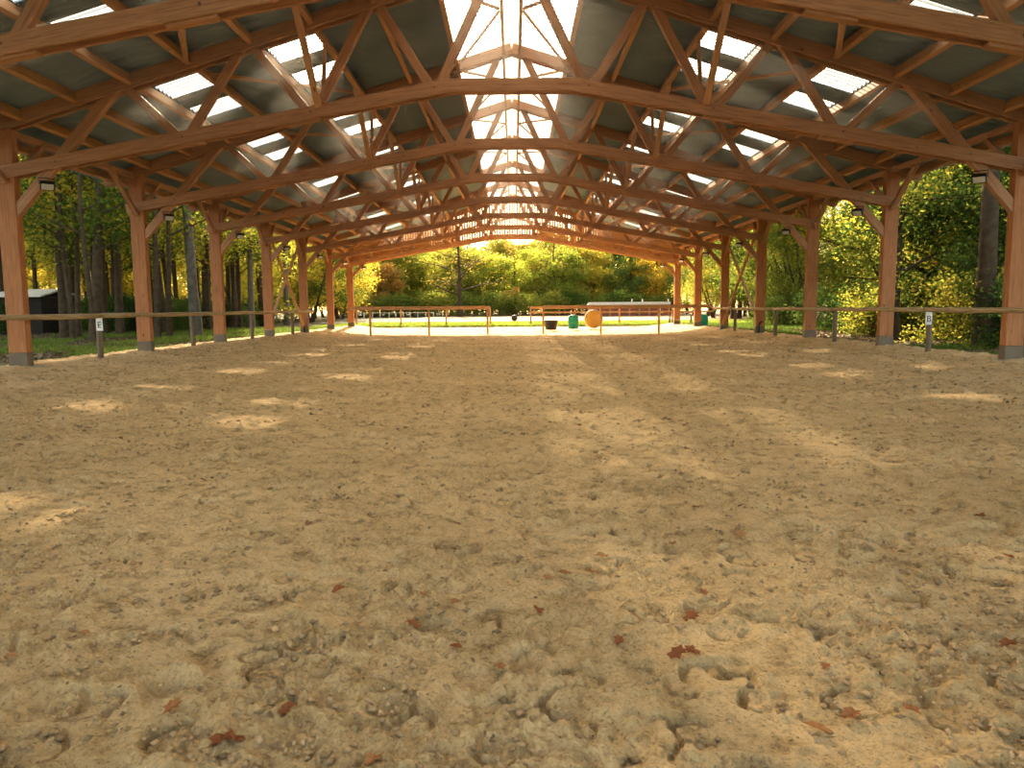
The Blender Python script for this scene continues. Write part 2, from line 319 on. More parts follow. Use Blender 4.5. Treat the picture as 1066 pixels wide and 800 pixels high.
# ------------------------------------------------------------------ arena sand floor (setting)
def make_sand():
    y0, y1, nr, nf, no = 1.15, 47.0, 1250, 950, 26
    ys = y0 * (y1 / y0) ** (np.arange(nr) / (nr - 1))
    u = np.linspace(-1, 1, nf)
    X = np.empty((nr, nf + 2 * no)); Y = np.repeat(ys[:, None], nf + 2 * no, 1)
    for i, yy in enumerate(ys):
        fan = min(0.80 * yy + 0.4, 9.95); ed = 10.22
        X[i, no:-no] = u * fan
        X[i, :no] = np.linspace(-ed, -fan, no + 1)[:-1]; X[i, -no:] = np.linspace(fan, ed, no + 1)[1:]
    Z = sand_base(X, Y)
    def rot(f, a): return X * f * math.cos(a) + Y * f * math.sin(a), -X * f * math.sin(a) + Y * f * math.cos(a)
    def vn(f, sd): return vnoise(*rot(f, sd * 1.31), sd)
    far = np.clip((Y - 4) / 5, 0, 1)
    H = (vn(1.1, 1) - .5) * 0.022 + (vn(3.1, 2) - .5) * (0.010 + .014 * far) + np.maximum(vn(6.5, 3) - .55, 0) * (.008 + 0.06 * far)
    mask = np.clip(vn(1.5, 9) * .6 + vn(4.7, 12) * .8 - 0.42, 0, .6) / .6
    crumb = np.maximum(vn(30, 4) - .48, 0) * .035 + np.maximum(vn(52, 5) - .45, 0) * .030 + np.maximum(vn(85, 7) - .45, 0) * .018
    H += crumb * (.16 + .80 * mask) + (.25 + mask) * (vn(14, 8) - .5) * .018
    H += np.maximum(vn(24, 6) - .82, 0) * 0.07
    # hoof prints: horseshoe-shaped presses with a raised rim
    prints = []
    rr = np.random.RandomState(5)
    for _ in range(9500):
        py = y0 + (y1 - y0) * rr.rand() ; px = (rr.rand() * 2 - 1) * 10.2; prints.append((px, py))
    for _ in range(420):
        py = 1.6 + 6 * rr.rand(); px = (rr.rand() * 2 - 1) * (0.8 * py); prints.append((px, py))
    lys = np.log(ys / y0) / math.log(y1 / y0) * (nr - 1)
    for px, py in prints:
        rad = 0.055 + 0.028 * rr.rand(); ang = rr.randn() * 0.8 + (0 if rr.rand() < .6 else math.pi); dep = (0.016 + 0.034 * rr.rand() ** 1.3) * (1 + .5 * min(1, max(0, (py - 4) / 8)))
        kind = rr.rand()
        i0 = int(np.searchsorted(ys, py - .2)); i1 = int(np.searchsorted(ys, py + .2))
        if i1 <= i0: continue
        fan = min(0.80 * py + 0.4, 9.95)
        j0 = no + int((px - .2 + fan) / (2 * fan) * nf) - 2; j1 = no + int((px + .2 + fan) / (2 * fan) * nf) + 3
        if fan < 9.9: j0 -= 6; j1 += 6
        j0 = max(j0, 0); j1 = min(j1, X.shape[1])
        if j1 <= j0: continue
        dx = X[i0:i1, j0:j1] - px; dy = Y[i0:i1, j0:j1] - py
        ca, sa = math.cos(ang), math.sin(ang); a = dx * ca + dy * sa; b = (-dx * sa + dy * ca) / 1.15
        r = np.hypot(a, b); th = np.arctan2(a, b)
        if kind < 0.90:                          # shoe crescent open at the heel
            wv = 1 + .10 * np.sin(th * 2 + ang * 5) + .06 * np.sin(th * 5 + px * 9)
            ring = np.exp(-((r - rad * wv) / (0.009 + .006 * abs(math.sin(px * 7)))) ** 4) * np.clip((1.0 + .5 * math.sin(px * 13) - np.abs(th + .7 * math.sin(py * 11)) / 1.5) * 1.6, 0, 1)
            bowl = np.clip(1 - (r / rad) ** 4, 0, 1) * 0.25
            H[i0:i1, j0:j1] -= dep * np.maximum(ring, bowl)
        else:                                   # scuffed hole
            H[i0:i1, j0:j1] -= dep * 0.9 * np.clip(1.6 * (1 - (r / (rad * 0.95)) ** 2 ) * (.5 + .5 * np.clip(dy / rad + .6, 0, 1)), 0, 1)
        H[i0:i1, j0:j1] += dep * 0.22 * np.exp(-((r - rad * 1.55) / 0.022) ** 2) * np.clip(0.5 - th / 3, 0, 1)
    Z = Z + H
    nc = X.shape[1]
    V = np.stack([X, Y, Z], -1).reshape(-1, 3)
    idx = np.arange(nr * nc).reshape(nr, nc)
    Fq = np.stack([idx[:-1, :-1], idx[:-1, 1:], idx[1:, 1:], idx[1:, :-1]], -1).reshape(-1, 4)
    o = np_mesh('floor', V, Fq, SAND, None, True)
    tag(o, 'churned beige sand covering the riding arena', None, None, 'structure')
make_sand()
# ground outside
def grid_patch(name, x0, x1, y0, y1, n, hf, mat, label):
    xs = np.linspace(x0, x1, n); ys = np.linspace(y0, y1, n); X, Y = np.meshgrid(xs, ys); Z = hf(X, Y)
    V = np.stack([X, Y, Z], -1).reshape(-1, 3); idx = np.arange(n * n).reshape(n, n)
    Fq = np.stack([idx[:-1, :-1], idx[:-1, 1:], idx[1:, 1:], idx[1:, :-1]], -1).reshape(-1, 4)
    return tag(np_mesh(name, V, Fq, mat, None, True), label, None, None, 'structure')
def gh(X, Y):
    inside = (np.abs(X) < 10.9) & (Y < 49)
    return np.where(inside, -0.35, 0.02 + (vnoise(X * .5, Y * .5, 21) - .5) * 0.10 + np.where(Y > 45, -0.10, 0))
GLX = [-10.6, 10.6]
for nm, x0, x1, y0, y1 in (('ground_left', -90, -10.18, -8, 200), ('ground_right', 10.18, 90, -8, 200), ('ground_far', -10.18, 10.18, 46.5, 200)):
    grid_patch(nm, x0, x1, y0, y1, 130, lambda X, Y: -0.02 + (vnoise(X * .5, Y * .5, 21) - .5) * 0.08 * np.clip((np.abs(X) - 10.5) / 2, 0, 1) - 0.06 * np.clip((Y - 38) / 8, 0, 1), GROUND,
               {'ground_left': 'leaf-strewn grassy forest floor behind the left rail', 'ground_right': 'leaf-strewn grassy forest floor behind the right rail', 'ground_far': 'sunlit grassy ground beyond the open end of the shed'}[nm])
o = grid_patch('ground_near', -10.18, 10.18, -6, 1.16, 20, lambda X, Y: sand_base(X, Y) , SAND, 'beige sand of the riding arena under the camera')
pd = MB()
for (x0, x1, y0, y1, z) in ((-11.5, 30, 60, 150, -0.035),):
    pd.v += [Vector((x0, y0, z)), Vector((x1, y0, z)), Vector((x1, y1, z)), Vector((x0, y1, z))]; pd.face((0, 1, 2, 3))
tag(pd.build('ground_paddock', SAND2), 'bright sunlit sand of the outdoor arena beyond the far rail', None, None, 'structure')
pd = MB(); pd.v += [Vector((-9.6, 46.4, -0.07)), Vector((11.5, 46.4, -0.07)), Vector((12, 49, -0.07)), Vector((-9, 49, -0.07))]; pd.face((0, 1, 2, 3))
tag(pd.build('ground_apron', SAND2), 'sunlit sandy apron at the open end of the shed', None, None, 'structure')

# ------------------------------------------------------------------ roof
AP, SL = 7.72, 0.305                          # chord centre line h = AP - SL|x|
def ch(x): return AP - SL * abs(x)
RH = 0.17                                     # sheet above chord centre line
PUR = [1.40, 2.58, 3.78, 4.93, 6.10, 7.25, 8.30, 9.35, 10.35]
RY0, RY1 = -1.4, 45.6
def holes():
    out = []
    for k in range(7):
        z = TZ[k]
        for (a, b) in ((3.84, 4.90), (6.18, 7.22)):
            for (c, d) in ((0.80, 1.66), (2.50, 3.38)): out.append((a, b, z + c, z + d))
    return out
HOLES = holes()
def corr(x0, x1, y0, y1, side, per=0.18, sub=6, amp=0.036, lift=0.0):
    n = max(2, int(round((y1 - y0) / (per / sub))) + 1); ys = np.linspace(y0, y1, n)
    zc = amp * np.cos(ys / per * 2 * math.pi)
    V = []
    for x in (x0, x1):
        V.append(np.stack([np.full(n, side * x), ys, ch(x) + RH + zc + lift], -1))
    V = np.concatenate(V); i = np.arange(n - 1)
    Fq = np.stack([i, i + 1, i + 1 + n, i + n], -1)
    return V, Fq
for side, sn in ((-1, 'left'), (1, 'right')):
    Vs, Fs, k = [], [], 0
    xb = [1.40, 3.84, 4.90, 6.18, 7.22, 10.75]
    for a, b in zip(xb[:-1], xb[1:]):
        hs = sorted([(h[2], h[3]) for h in HOLES if abs(h[0] - a) < .01])
        cur = RY0; segs = []
        for (c, d) in hs: segs.append((cur, c)); cur = d
        segs.append((cur, RY1))
        for (c, d) in segs:
            V, Fq = corr(a, b, c, d, side); Vs.append(V); Fs.append(Fq + k); k += len(V)
    o = np_mesh('roof_' + sn, np.concatenate(Vs), np.concatenate(Fs), ROOF, None, True)
    so = o.modifiers.new('thick', 'SOLIDIFY'); so.thickness = 0.007; so.offset = 1 if side > 0 else -1
    tag(o, 'dark grey corrugated roof slope on the %s' % sn, None, None, 'structure')
    for (a, b, c, d) in HOLES:
        k = [i for i in range(7) if TZ[i] < c < TZ[i] + 5][0]
        V, Fq = corr(a - .03, b + .03, c - .02, d + .02, side, lift=0.012)
        o = np_mesh('skylight_panel', V, Fq, SKYL, None, True)
        colm = 'upper' if a < 5 else 'lower'; row = 'nearer' if c - TZ[k] < 2 else 'farther'
        tag(o, 'white translucent corrugated skylight, %s of the %s pair, %s slope, behind the %s truss' % (row, colm, sn, ORDN[k]), 'skylight', 'translucent skylights in the dark roof')
    for k in range(-1, 7):
        a = TZ[0] + 5 * k; b = min(a + 5, RY1)
        if k == 6: b = RY1
        if k == -1: a = RY0
        V, Fq = corr(0.03, 1.43, a + (0.0 if k > -1 else 0), b, side, lift=0.010)
        o = np_mesh('ridge_skylight', V, Fq, RIDGE, None, True)
        for q in range(int((b - a) / 1.1) if k >= 0 else 0):
            m = MB(); yy = a + .6 + 1.1 * q; m.beam((side * .1, yy, ch(.1) + RH - .03), (side * 1.40, yy, ch(1.40) + RH - .03), .018, .006)
            m.build('seam', SEAM, o)
        tag(o, 'long translucent sheets %s of the ridge, %s' % (sn, 'in front of the first truss' if k < 0 else 'behind the %s truss' % ORDN[k]), 'skylight', 'translucent ridge sheets')
# ridge cap
m = MB()
m.beam((-.13, RY0, AP + RH + .0), (-.13, RY1, AP + RH + .0), .27, .006, (SL, 0, 1)); m.beam((.13, RY0, AP + RH + .0), (.13, RY1, AP + RH + .0), .27, .006, (-SL, 0, 1))
tag(m.build('ridge_sheet', RIDGE), 'translucent cap running along the roof ridge', 'roof sheet')
# purlins
def purlin(x, w, h, label, y0=RY0 + .1, y1=RY1 - .05):
    m = MB(); z = ch(x) + 0.03
    m.beam((x, y0, z), (x, y1, z), w, h, (math.copysign(SL, x) if abs(x) > .5 else 0, 0, 1))
    tag(m.build('purlin', WOOD_PALE), label, 'purlin', 'purlins under the roof')
for side, sn in ((-1, 'left'), (1, 'right')):
    purlin(side * .21, .07, .22, 'thin ridge purlin just %s of the ridge gap' % sn)
    for i, x in enumerate(PUR):
        nm = ['at the edge of the bright ridge strip', 'next below the ridge strip', 'above the upper skylights', 'below the upper skylights', 'above the lower skylights',
              'below the lower skylights', 'third up from the eave', 'second up from the eave', 'lowest, over the post heads'][i]
        purlin(side * x, .10, .20, 'long timber purlin on the %s slope, %s' % (sn, nm))

# ------------------------------------------------------------------ trusses
def bh(x):
    ax = abs(x); return 5.61 - 0.181 * ax if ax > 1.25 else 5.385
TJ = [7.47, 5.02, 2.60]; BJ = [8.72, 6.28, 3.81, 1.46]
def make_truss():
    root = empty('roof_truss', (0, 0, 0), 'x', 'truss', 'roof trusses across the arena')
    for s in (-1, 1):
        m = MB()
        for dy in (-.105, .105):
            m.beam((s * 10.55, dy, ch(10.55)), (0, dy, ch(0)), .055, .26, (s * SL, 0, 1))
        m.build('top_chord', WOOD, root)
        m = MB()
        for dy in (-.105, .105):
            m.beam((s * 10.0, dy, bh(10.0)), (s * 1.2, dy, bh(1.3)), .055, .24, (s * .18, 0, 1))
        m.build('bottom_chord', WOOD, root)
        def web(a, b, w=.15, nm='web_member', d=.12):
            m = MB(); m.beam(a, b, d, w, (0, 0, 1) if abs(a[0] - b[0]) > .1 else (1, 0, 0)); m.build(nm, WOOD, root)
        # knee brace from post through the bottom chord to the first top joint
        web((s * 9.72, 0, 2.98), (s * 7.50, 0, ch(7.5) + .02), .19, 'knee_brace', .14)
        for t, b in ((7.40, 6.34), (5.08, 6.22), (4.96, 3.87), (2.66, 3.75), (2.54, 1.52), (.30, 1.40)):
            web((s * t, 0, ch(t)), (s * b, 0, bh(b)), .155 if t > 3 else .17)
        # cleats under the chord splices
        for cx in (6.22, 3.95):
            m = MB(); m.beam((s * (cx + .32), 0, bh(cx + .32) - .142), (s * (cx - .32), 0, bh(cx - .32) - .142), .15, .055, (s * .18, 0, 1)); m.build('splice_block', WOOD, root)
    m = MB()
    for dy in (-.105, .105): m.beam((-1.32, dy, 5.385), (1.32, dy, 5.385), .057, .24)
    m.build('collar_tie', WOOD, root)
    # heavy bolts at the joints
    m = MB()
    for s in (-1, 1):
        for x in TJ + [9.9]: m.beam((s * x, -.155, ch(x)), (s * x, .155, ch(x)), .03, .03)
        for x in BJ: m.beam((s * x, -.155, bh(x)), (s * x, .155, bh(x)), .03, .03)
    m.build('bolts', STEEL, root)
    return root
T0 = make_truss()
trusses = []
for k, z in enumerate(TZ):
    t = T0 if k == 0 else dup(T0, (0, z, 0))
    t.location = (0, z, 0); trusses.append(t)
    t['label'] = 'timber roof truss, %s in line from the camera%s' % (ORD[k], ['; only its lower chord shows', ', on the nearest pair of visible posts', '', '', '', '', '', ', against the slatted gable'][k])

# struts in the length of the hall between trusses and purlins
for side, sn in ((-1, 'left'), (1, 'right')):
    for k in range(1, 8):
        z = TZ[k]
        m = MB(); m.beam((side * 3.66, z - .17, bh(3.7) + .05), (side * 3.78, z - 1.15, ch(3.78) + .0), .07, .12, (1, 0, 0)); o = m.build('purlin_strut', WOOD_PALE)
        tag(o, 'slanting strut on the %s from the %s truss forward to the upper purlin' % (sn, ORDN[k]), 'strut', 'slanting purlin struts')
        m = MB(); m.beam((side * 3.66, z + .17, bh(3.7) + .05), (side * 3.78, z + 1.0, ch(3.78) - .05), .05, .08, (1, 0, 0)); o = m.build('purlin_strut', WOOD_PALE)
        if k < 7: tag(o, 'slanting strut on the %s from the %s truss back to the upper purlin' % (sn, ORDN[k]), 'strut', 'slanting purlin struts')
        else: bpy.data.objects.remove(o)
        m = MB(); m.beam((side * 4.2, z - 5 + .17, bh(4.2) + .05), (side * 6.12, z - .16, ch(6.12) + .02), .09, .09, (0, 0, 1))
        if k < 7:
            o = m.build('bracing_bar', WOOD_PALE)
            tag(o, 'long bracing bar on the %s from the %s truss up to the %s' % (sn, ORDN[k - 1], ORDN[k]), 'brace', 'long bracing bars')
        if k < 7:
            m = MB(); m.beam((side * 6.10, z + .55, ch(6.1) - .02), (side * 3.78, z + 4.5, ch(3.78) - .02), .06, .07); o = m.build('wind_brace', WOOD_PALE)
            tag(o, 'thin diagonal brace under the %s purlins behind the %s truss' % (sn, ORDN[k]), 'brace', 'diagonal wind braces')

for side, sn in ((-1, 'left'), (1, 'right')):
    for k in range(0, 7):
        for nm, ya, yb in (('nearer', TZ[k] + .16, TZ[k] + 2.1), ('farther', TZ[k + 1] - .16, TZ[k] + 2.25)):
            m = MB(); m.beam((side * 1.38, ya, ch(1.38) - .03), (side * .27, yb, ch(.27) - .03), .05, .06)
            tag(m.build('ridge_brace', WOOD), 'thin bar under the %s ridge sheets, %s of two behind the %s truss' % (sn, nm, ORDN[k]), 'brace', 'thin ridge braces')

# ------------------------------------------------------------------ posts
def make_post(s):
    root = empty('timber_post', (0, 0, 0), 'x', 'post', 'timber posts along the arena')
    m = MB(); m.beam((0, 0, .26), (0, 0, ch(9.9) - .16), .185, .36, (1, 0, 0), .012); m.build('column', POSTW, root)
    m = MB(); m.beam((0, 0, -.5), (0, 0, -.015), .50, .62, (1, 0, 0), .03); m.build('footing', CONC, root)
    m = MB(); m.beam((0, 0, -.02), (0, 0, .25), .195, .37, (1, 0, 0), .004)
    m.build('post_shoe', STEEL, root)
    for d in (-1, 1):
        m = MB(); m.beam((s * .0, d * .09, 3.55), (s * .02, d * 1.25, ch(9.9) - .16), .10, .12, (1, 0, 0)); m.build('eave_brace', WOOD, root)
    return root
for side, sn in ((-1, 'left'), (1, 'right')):
    P0 = make_post(side)
    for k, z in enumerate(TZ):
        o = P0 if k == 0 else dup(P0, (0, 0, 0))
        zz = sh(9.85, z)
        o.location = (-9.75 if side < 0 else 9.81, z, zz)
        o['label'] = 'square timber post on a steel shoe, %s from the camera along the %s side' % (ORD[k], sn)
# eave beams the braces run to
for side, sn in ((-1, 'left'), (1, 'right')):
    m = MB(); m.beam((side * 9.80, RY0 + .1, ch(9.9) - .06), (side * 9.80, RY1 - .1, ch(9.9) - .06), .14, .14)
    tag(m.build('eave_beam', WOOD), 'long eave beam over the %s row of posts' % sn, 'beam')
    # crossed wall braces between 4th and 5th visible posts
    for nm, (ya, za), (yb, zb) in (('rising away', (29.75, .35), (34.5, 4.0)), ('falling away', (29.75, 4.2), (34.5, .2))):
        m = MB(); off = .07 if nm[0] == 'r' else -.07
        m.beam((side * (9.79 + off), ya, za + .1), (side * (9.79 + off), yb, zb + .1), .06, .11, (1, 0, 0))
        tag(m.build('cross_brace', WOOD_PALE), 'slim pale cross brace between two %s posts, %s' % (sn, nm), 'brace', 'crossed wall braces')

# gable cladding
groot = empty('gable_cladding', (0, RY1 - .62, 0), 'slatted timber gable above the open far end', 'gable')
for b0, b1, nm in ((-10.4, -3.4, 'left'), (-3.4, 3.4, 'middle'), (3.4, 10.4, 'right')):
    m = MB(); x = b0 + .07
    while x < b1:
        zt = ch(x) + .1; zb = bh(x) - .16
        if zt - zb > .15: m.beam((x, 0, zb), (x, 0, zt), (.136 if nm == 'middle' else .146), .022, (0, 1, 0))
        x += .15
    m.build('slats', SLATW, groot)['label'] = 'vertical gable slats, %s third' % nm
m = MB()
for s in (-1, 1):
    m.beam((s * 10.4, -.06, bh(10.4) - .08), (s * 1.2, -.06, bh(1.3) - .08), .05, .16, (s * .18, 0, 1))
m.beam((-1.3, -.06, 5.305), (1.3, -.06, 5.305), .05, .16)
m.build('bottom_rail', WOOD_PALE, groot)
m = MB()
for s in (-1, 1): m.beam((s * 10.4, -.06, (bh(10.4) + ch(10.4)) / 2), (s * .1, -.06, 6.5), .05, .12, (s * .25, 0, 1))
m.build('middle_rail', WOOD_PALE, groot)

# floodlights on the knee braces
def make_flood(s):
    root = empty('floodlight', (0, 0, 0), 'x', 'floodlight', 'floodlights on the knee braces')
    m = MB(); m.beam((0, -.02, 0), (0, -.09, -.03), .24, .17, (0, 0, 1), .012)
    for i in range(5): m.beam((-.09 + i * .045, -.02, 0), (-.09 + i * .045, .02, .0), .008, .13, (0, 0, 1), .001)
    m.build('housing', BLACK, root)
    m = MB(); m.beam((0, -.089, -.03), (0, -.096, -.033), .20, .13, (0, 0, 1), .003); m.build('lamp_glass', GLASSY, root)
    m = MB(); m.beam((-.13, -.03, 0), (-.13, .05, .10), .012, .03); m.beam((.13, -.03, 0), (.13, .05, .10), .012, .03); m.beam((-.13, .05, .10), (.13, .05, .10), .03, .012); m.build('bracket', BLACK, root)
    return root
for side, sn in ((-1, 'left'), (1, 'right')):
    F0 = make_flood(side)
    for k in range(1, 8):
        z = TZ[k]; o = F0 if k == 1 else dup(F0, (0, 0, 0))
        o.location = (side * 8.88, z - .20, 3.60); o.rotation_euler = (math.radians(22), 0, math.radians(-40 * side))
        o['label'] = 'small black floodlight on the knee brace of the %s %s post' % (ORD[k], sn)

# ------------------------------------------------------------------ rails
def round_rail(root, pts, r=.05, nm='rail', mat=None):
    m = MB(); m.tube(pts, [r * (1 + .08 * math.sin(i * 1.7)) for i in range(len(pts))], 10); return m.build(nm, mat or RAILW, root, True)
def wob(p0, p1, n=6, a=.012):
    p0 = Vector(p0); p1 = Vector(p1)
    return [p0.lerp(p1, i / n) + Vector((R.uniform(-a, a), 0, R.uniform(-a, a))) for i in range(n + 1)]
def stake(root, x, y, z0, z1, r=.05, nm='fence_post', mat=None):
    m = MB(); m.tube([(x, y, z0), (x + R.uniform(-.01, .01), y, (z0 + z1) / 2), (x + R.uniform(-.015, .015), y, z1)], [r, r * .98, r * .94], 10); return m.build(nm, mat or RAILW, root, True)
for side, sn in ((-1, 'left'), (1, 'right')):
    x = side * 9.47
    root = empty('arena_rail', (x, 7, 0), 'long round-pole rail along the %s side of the arena, just inside the posts' % sn, 'rail')
    yends = [7.0] + [12.1 + 5 * i for i in range(5)] + [35.2]
    for a, b in zip(yends[:-1], yends[1:]):
        round_rail(root, wob((0, a - 7, 1.07), (0, b - 7 + .02, 1.07)), .055)
    for y in [12.1 + 5 * i for i in range(5)]:
        stake(root, side * .10, y - 7, sh(9.7, y) - .35, 1.04, .065, mat=DARKW)
    # letter board
    mk = empty('arena_marker', (side * 9.51, 17.02, .90), 'white letter board on the rail post between the nearest two visible %s posts' % sn, 'sign', 'arena letter boards')
    m = MB(); m.beam((0, 0, -.17), (0, 0, .13), .012, .15, (1, 0, 0), .002); m.build('board', WHITE, mk)
    fc = bpy.data.curves.new('letter', 'FONT'); fc.body = 'E' if side < 0 else 'B'; fc.size = .20; fc.align_x = 'CENTER'; fc.extrude = .001
    tmp = bpy.data.objects.new('tmp', fc); COL.objects.link(tmp)
    dg = bpy.context.evaluated_depsgraph_get(); me = bpy.data.meshes.new_from_object(tmp.evaluated_get(dg)); bpy.data.objects.remove(tmp)
    me.materials.clear(); me.materials.append(BLACKP)
    lo = link('letter', me, mk); lo.rotation_euler = (math.radians(90), 0, 0); lo.location = (0, -.009, -.10)

# far-end rails
def far_rail(label, xs, y, h, x0, x1, z0, r=.05, grp=None, stakes_r=.055, mid=False):
    root = empty('arena_fence', (x0, y, z0), label, 'fence', grp)
    n = max(1, int(round((x1 - x0) / 3.5)))
    for i in range(n):
        a = x0 + (x1 - x0) * i / n; b = x0 + (x1 - x0) * (i + 1) / n
        m = MB(); m.beam((a - x0, R.uniform(-.01, .01), h), (b - x0, 0, h),   .09, .17, (0, 0, 1)); m.build('rail', WOOD_PALE, root)
    if mid:
        for i in range(n):
            a = x0 + (x1 - x0) * i / n; b = x0 + (x1 - x0) * (i + 1) / n
            m = MB(); m.beam((a - x0, 0, h - .33), (b - x0, 0, h - .33), .04, .10, (0, 0, 1)); m.build('rail', WOOD_PALE, root)
    for x in xs: stake(root, x - x0, 0.09, -.35, h + .02, stakes_r, mat=WOOD_PALE)
    return root
ZF = 36.0
def X(px, y): return (px - 535) / 770.0 * y
far_rail('pale timber rail closing the left half of the far end', [X(386, ZF), X(447, ZF), X(508, ZF)], ZF, 1.33, X(366, ZF), X(510, ZF), -.14)
far_rail('pale timber rail closing the right half of the far end', [X(566, ZF), X(626, ZF), X(686, ZF)], ZF, 1.33, X(566, ZF), 9.5, -.14)
Y2 = 50.0
far_rail('second timber fence outside, standing beyond the left far rail', [X(p, Y2) for p in (372, 418, 465, 511)], Y2, 1.22, X(366, Y2), X(511, Y2), -.06)
far_rail('second timber fence outside, standing beyond the right far rail', [X(p, Y2) for p in (553, 599, 645, 700)], Y2, 1.22, X(553, Y2), X(742, Y2), -.06, mid=True)
# thin paddock fence pickets at left far
root = empty('paddock_fence', (X(372, 56), 56, -.06), 'row of thin white electric fence stakes far left beyond the rails', 'fence')
for px in (380, 389, 397, 406, 413, 421, 428, 436, 444, 452): stake(root, X(px, 56) - X(372, 56), 0, 0, .95, .022, 'stake', WHITE)
m = MB(); m.beam((0, 0, .9), (X(452, 56) - X(372, 56), 0, .9), .02, .03); m.build('tape', WHITE, root)

# ------------------------------------------------------------------ things beyond the far rail
m = MB(); m.lathe([(.24, 0), (.30, .04), (.36, .46), (.40, .47), (.40, .52), (.34, .52), (.33, .44), (.22, .05)], n=24)
o = tag(m.build('feed_bucket', RUBBER, None, True), 'black rubber tub beside the right far rail post', 'tub'); o.location = (X(574, 41), 41, -.06)
for (px, y, mat, lab) in ((597, 42, GREENP, 'bright green plastic barrel under the right far rail'), (731, 41.5, TEALP, 'teal green plastic barrel at the foot of the far right post')):
    root = empty('barrel', (X(px, y), y, -.05), lab, 'barrel', 'green plastic barrels')
    m = MB(); m.lathe([(.27, 0), (.29, .03), (.30, .2), (.285, .22), (.285, .25), (.305, .27), (.305, .5), (.29, .52), (.29, .55), (.30, .57), (.28, .72), (.24, .75)], n=24); m.build('body', mat, root, True)
    m = MB(); m.lathe([(.245, .745), (.25, .775), (.08, .785)], n=24); m.build('lid', mat, root, True)
root = empty('round_bale', (X(619, 43), 43.6, -.05), 'orange straw roll lying on its side behind the right far rail', 'bale')
m = MB(); N = 28; pr = [(.05, -.34), (.46, -.34), (.52, -.29), (.53, 0), (.52, .29), (.46, .34), (.05, .34)]
m.lathe(pr, n=N); ob = m.build('roll', STRAW, root, True); ob.rotation_euler = (math.radians(90), 0, 0); ob.location = (0, 0, .53)
m = MB()
for yy in (-.2, 0, .2): m.lathe([(.532, yy - .01), (.540, yy), (.532, yy + .01)], n=N)
ob = m.build('twine', WHITE, root, True); ob.rotation_euler = (math.radians(90), 0, 0); ob.location = (0, 0, .53)
# dark ball
m = MB(); rr_ = .28; m.lathe([(max(.01, rr_ * math.sin(a)), rr_ - rr_ * math.cos(a)) for a in np.linspace(.05, math.pi - .05, 12)], n=20)
o = tag(m.build('rubber_ball', RUBBER, None, True), 'dark round ball lying on the bright outdoor sand', 'ball'); o.location = (X(536, 66), 66, -.04)
# jump pole and stands
root = empty('jump_fence', (X(705, 52), 52, -.05), 'low jump with a red and white pole beyond the right far rail', 'jump')
for sx in (-1.25, 1.25):
    m = MB(); m.beam((sx, 0, 0), (sx, 0, 1.15), .09, .09); m.beam((sx, -.3, .05), (sx, .3, .05), .08, .08); m.build('stand', WHITE, root)
m = MB()
for i in range(9): m.tube([(-1.3 + i * .29, -.08, .82), (-1.3 + (i + 1) * .29, -.08, .82)], [.055, .055], 10, mi=(0 if i % 3 else 1))
m.build('pole', [REDP, WHITE], root, False)
# bench
root = empty('bench', (X(708, 48.6), 48.6, -.05), 'dark wooden bench table beyond the right far rail', 'bench')
m = MB()
for dy in (-.22, -.08, .06, .2): m.beam((-1.1, dy, .62), (1.1, dy, .62), .12, .035, (0, 0, 1))
m.build('seat', DARKW, root)
for sx in (-.7, .7):
    m = MB(); m.beam((sx, -.25, 0), (sx, .0, .60), .08, .06, (1, 0, 0)); m.beam((sx, .25, 0), (sx, .0, .60), .08, .06, (1, 0, 0)); m.build('leg', DARKW, root)
# low long shed
ys_ = 92.0
root = empty('low_shed', (X(655, ys_), ys_, 0), 'long low shed with a pale tin roof beyond the outdoor arena', 'shed')
W_ = (X(697, ys_) - X(616, ys_)) / 2
m = MB(); m.beam((-W_, 1.2, .5), (W_, 1.2, .5), 2.2, 1.0, (0, 0, 1)); m.build('wall', REDWALL, root)
m = MB(); m.beam((-W_ - .2, 1.1, 1.42), (W_ + .2, 1.1, 1.42), 2.9, .35, (0, .1, 1)); m.build('roof', TIN, root)
for i in range(9): m = MB(); xx = -W_ + 2 * W_ * i / 8; m.beam((xx, -.25, 0), (xx, -.25, 1.3), .18, .18); m.build('post', WOOD_PALE, root)
for px in (659, 670, 697): m = MB(); xx = X(px, ys_) - X(655, ys_); m.beam((xx, 1, 1.5), (xx, 1, 2.1), .12, .12); m.build('vent', TIN, root)
# cabin in left forest
root = empty('cabin', (X(12, 40), 40, 0), 'dark low cabin with a thin pale roof among the left trees', 'cabin')
m = MB(); m.beam((-2.7, 0, .95), (2.7, 0, .95), 3, 1.95, (0, 0, 1)); m.build('wall', CABINW, root)
m = MB(); m.beam((-2.9, -.9, 2.12), (2.9, -.9, 2.12), 2.0, .07, (0, -.2, 1)); m.beam((-2.9, .9, 2.12), (2.9, .9, 2.12), 2.0, .07, (0, .2, 1)); m.build('roof', TIN, root)
m = MB(); m.beam((-.4, -1.52, .95), (.4, -1.52, .95), .04, 1.7); m.build('door', BLACK, root)
# drain pipes
for side, sn, k in ((1, 'right', 4), (-1, 'left', 5)):
    m = MB(); b = (side * 9.70, TZ[k] - .25); z = sh(9.7, TZ[k])
    m.tube([(b[0], b[1], z - .1), (b[0], b[1], z + .28), (b[0] + side * .05, b[1] , z + .42), (b[0] + side * .15, b[1], z + .46)], [.035] * 4, 10)
    tag(m.build('drain_pipe', BLACK, None, True), 'short bent black pipe at the foot of a %s post' % sn, 'pipe')

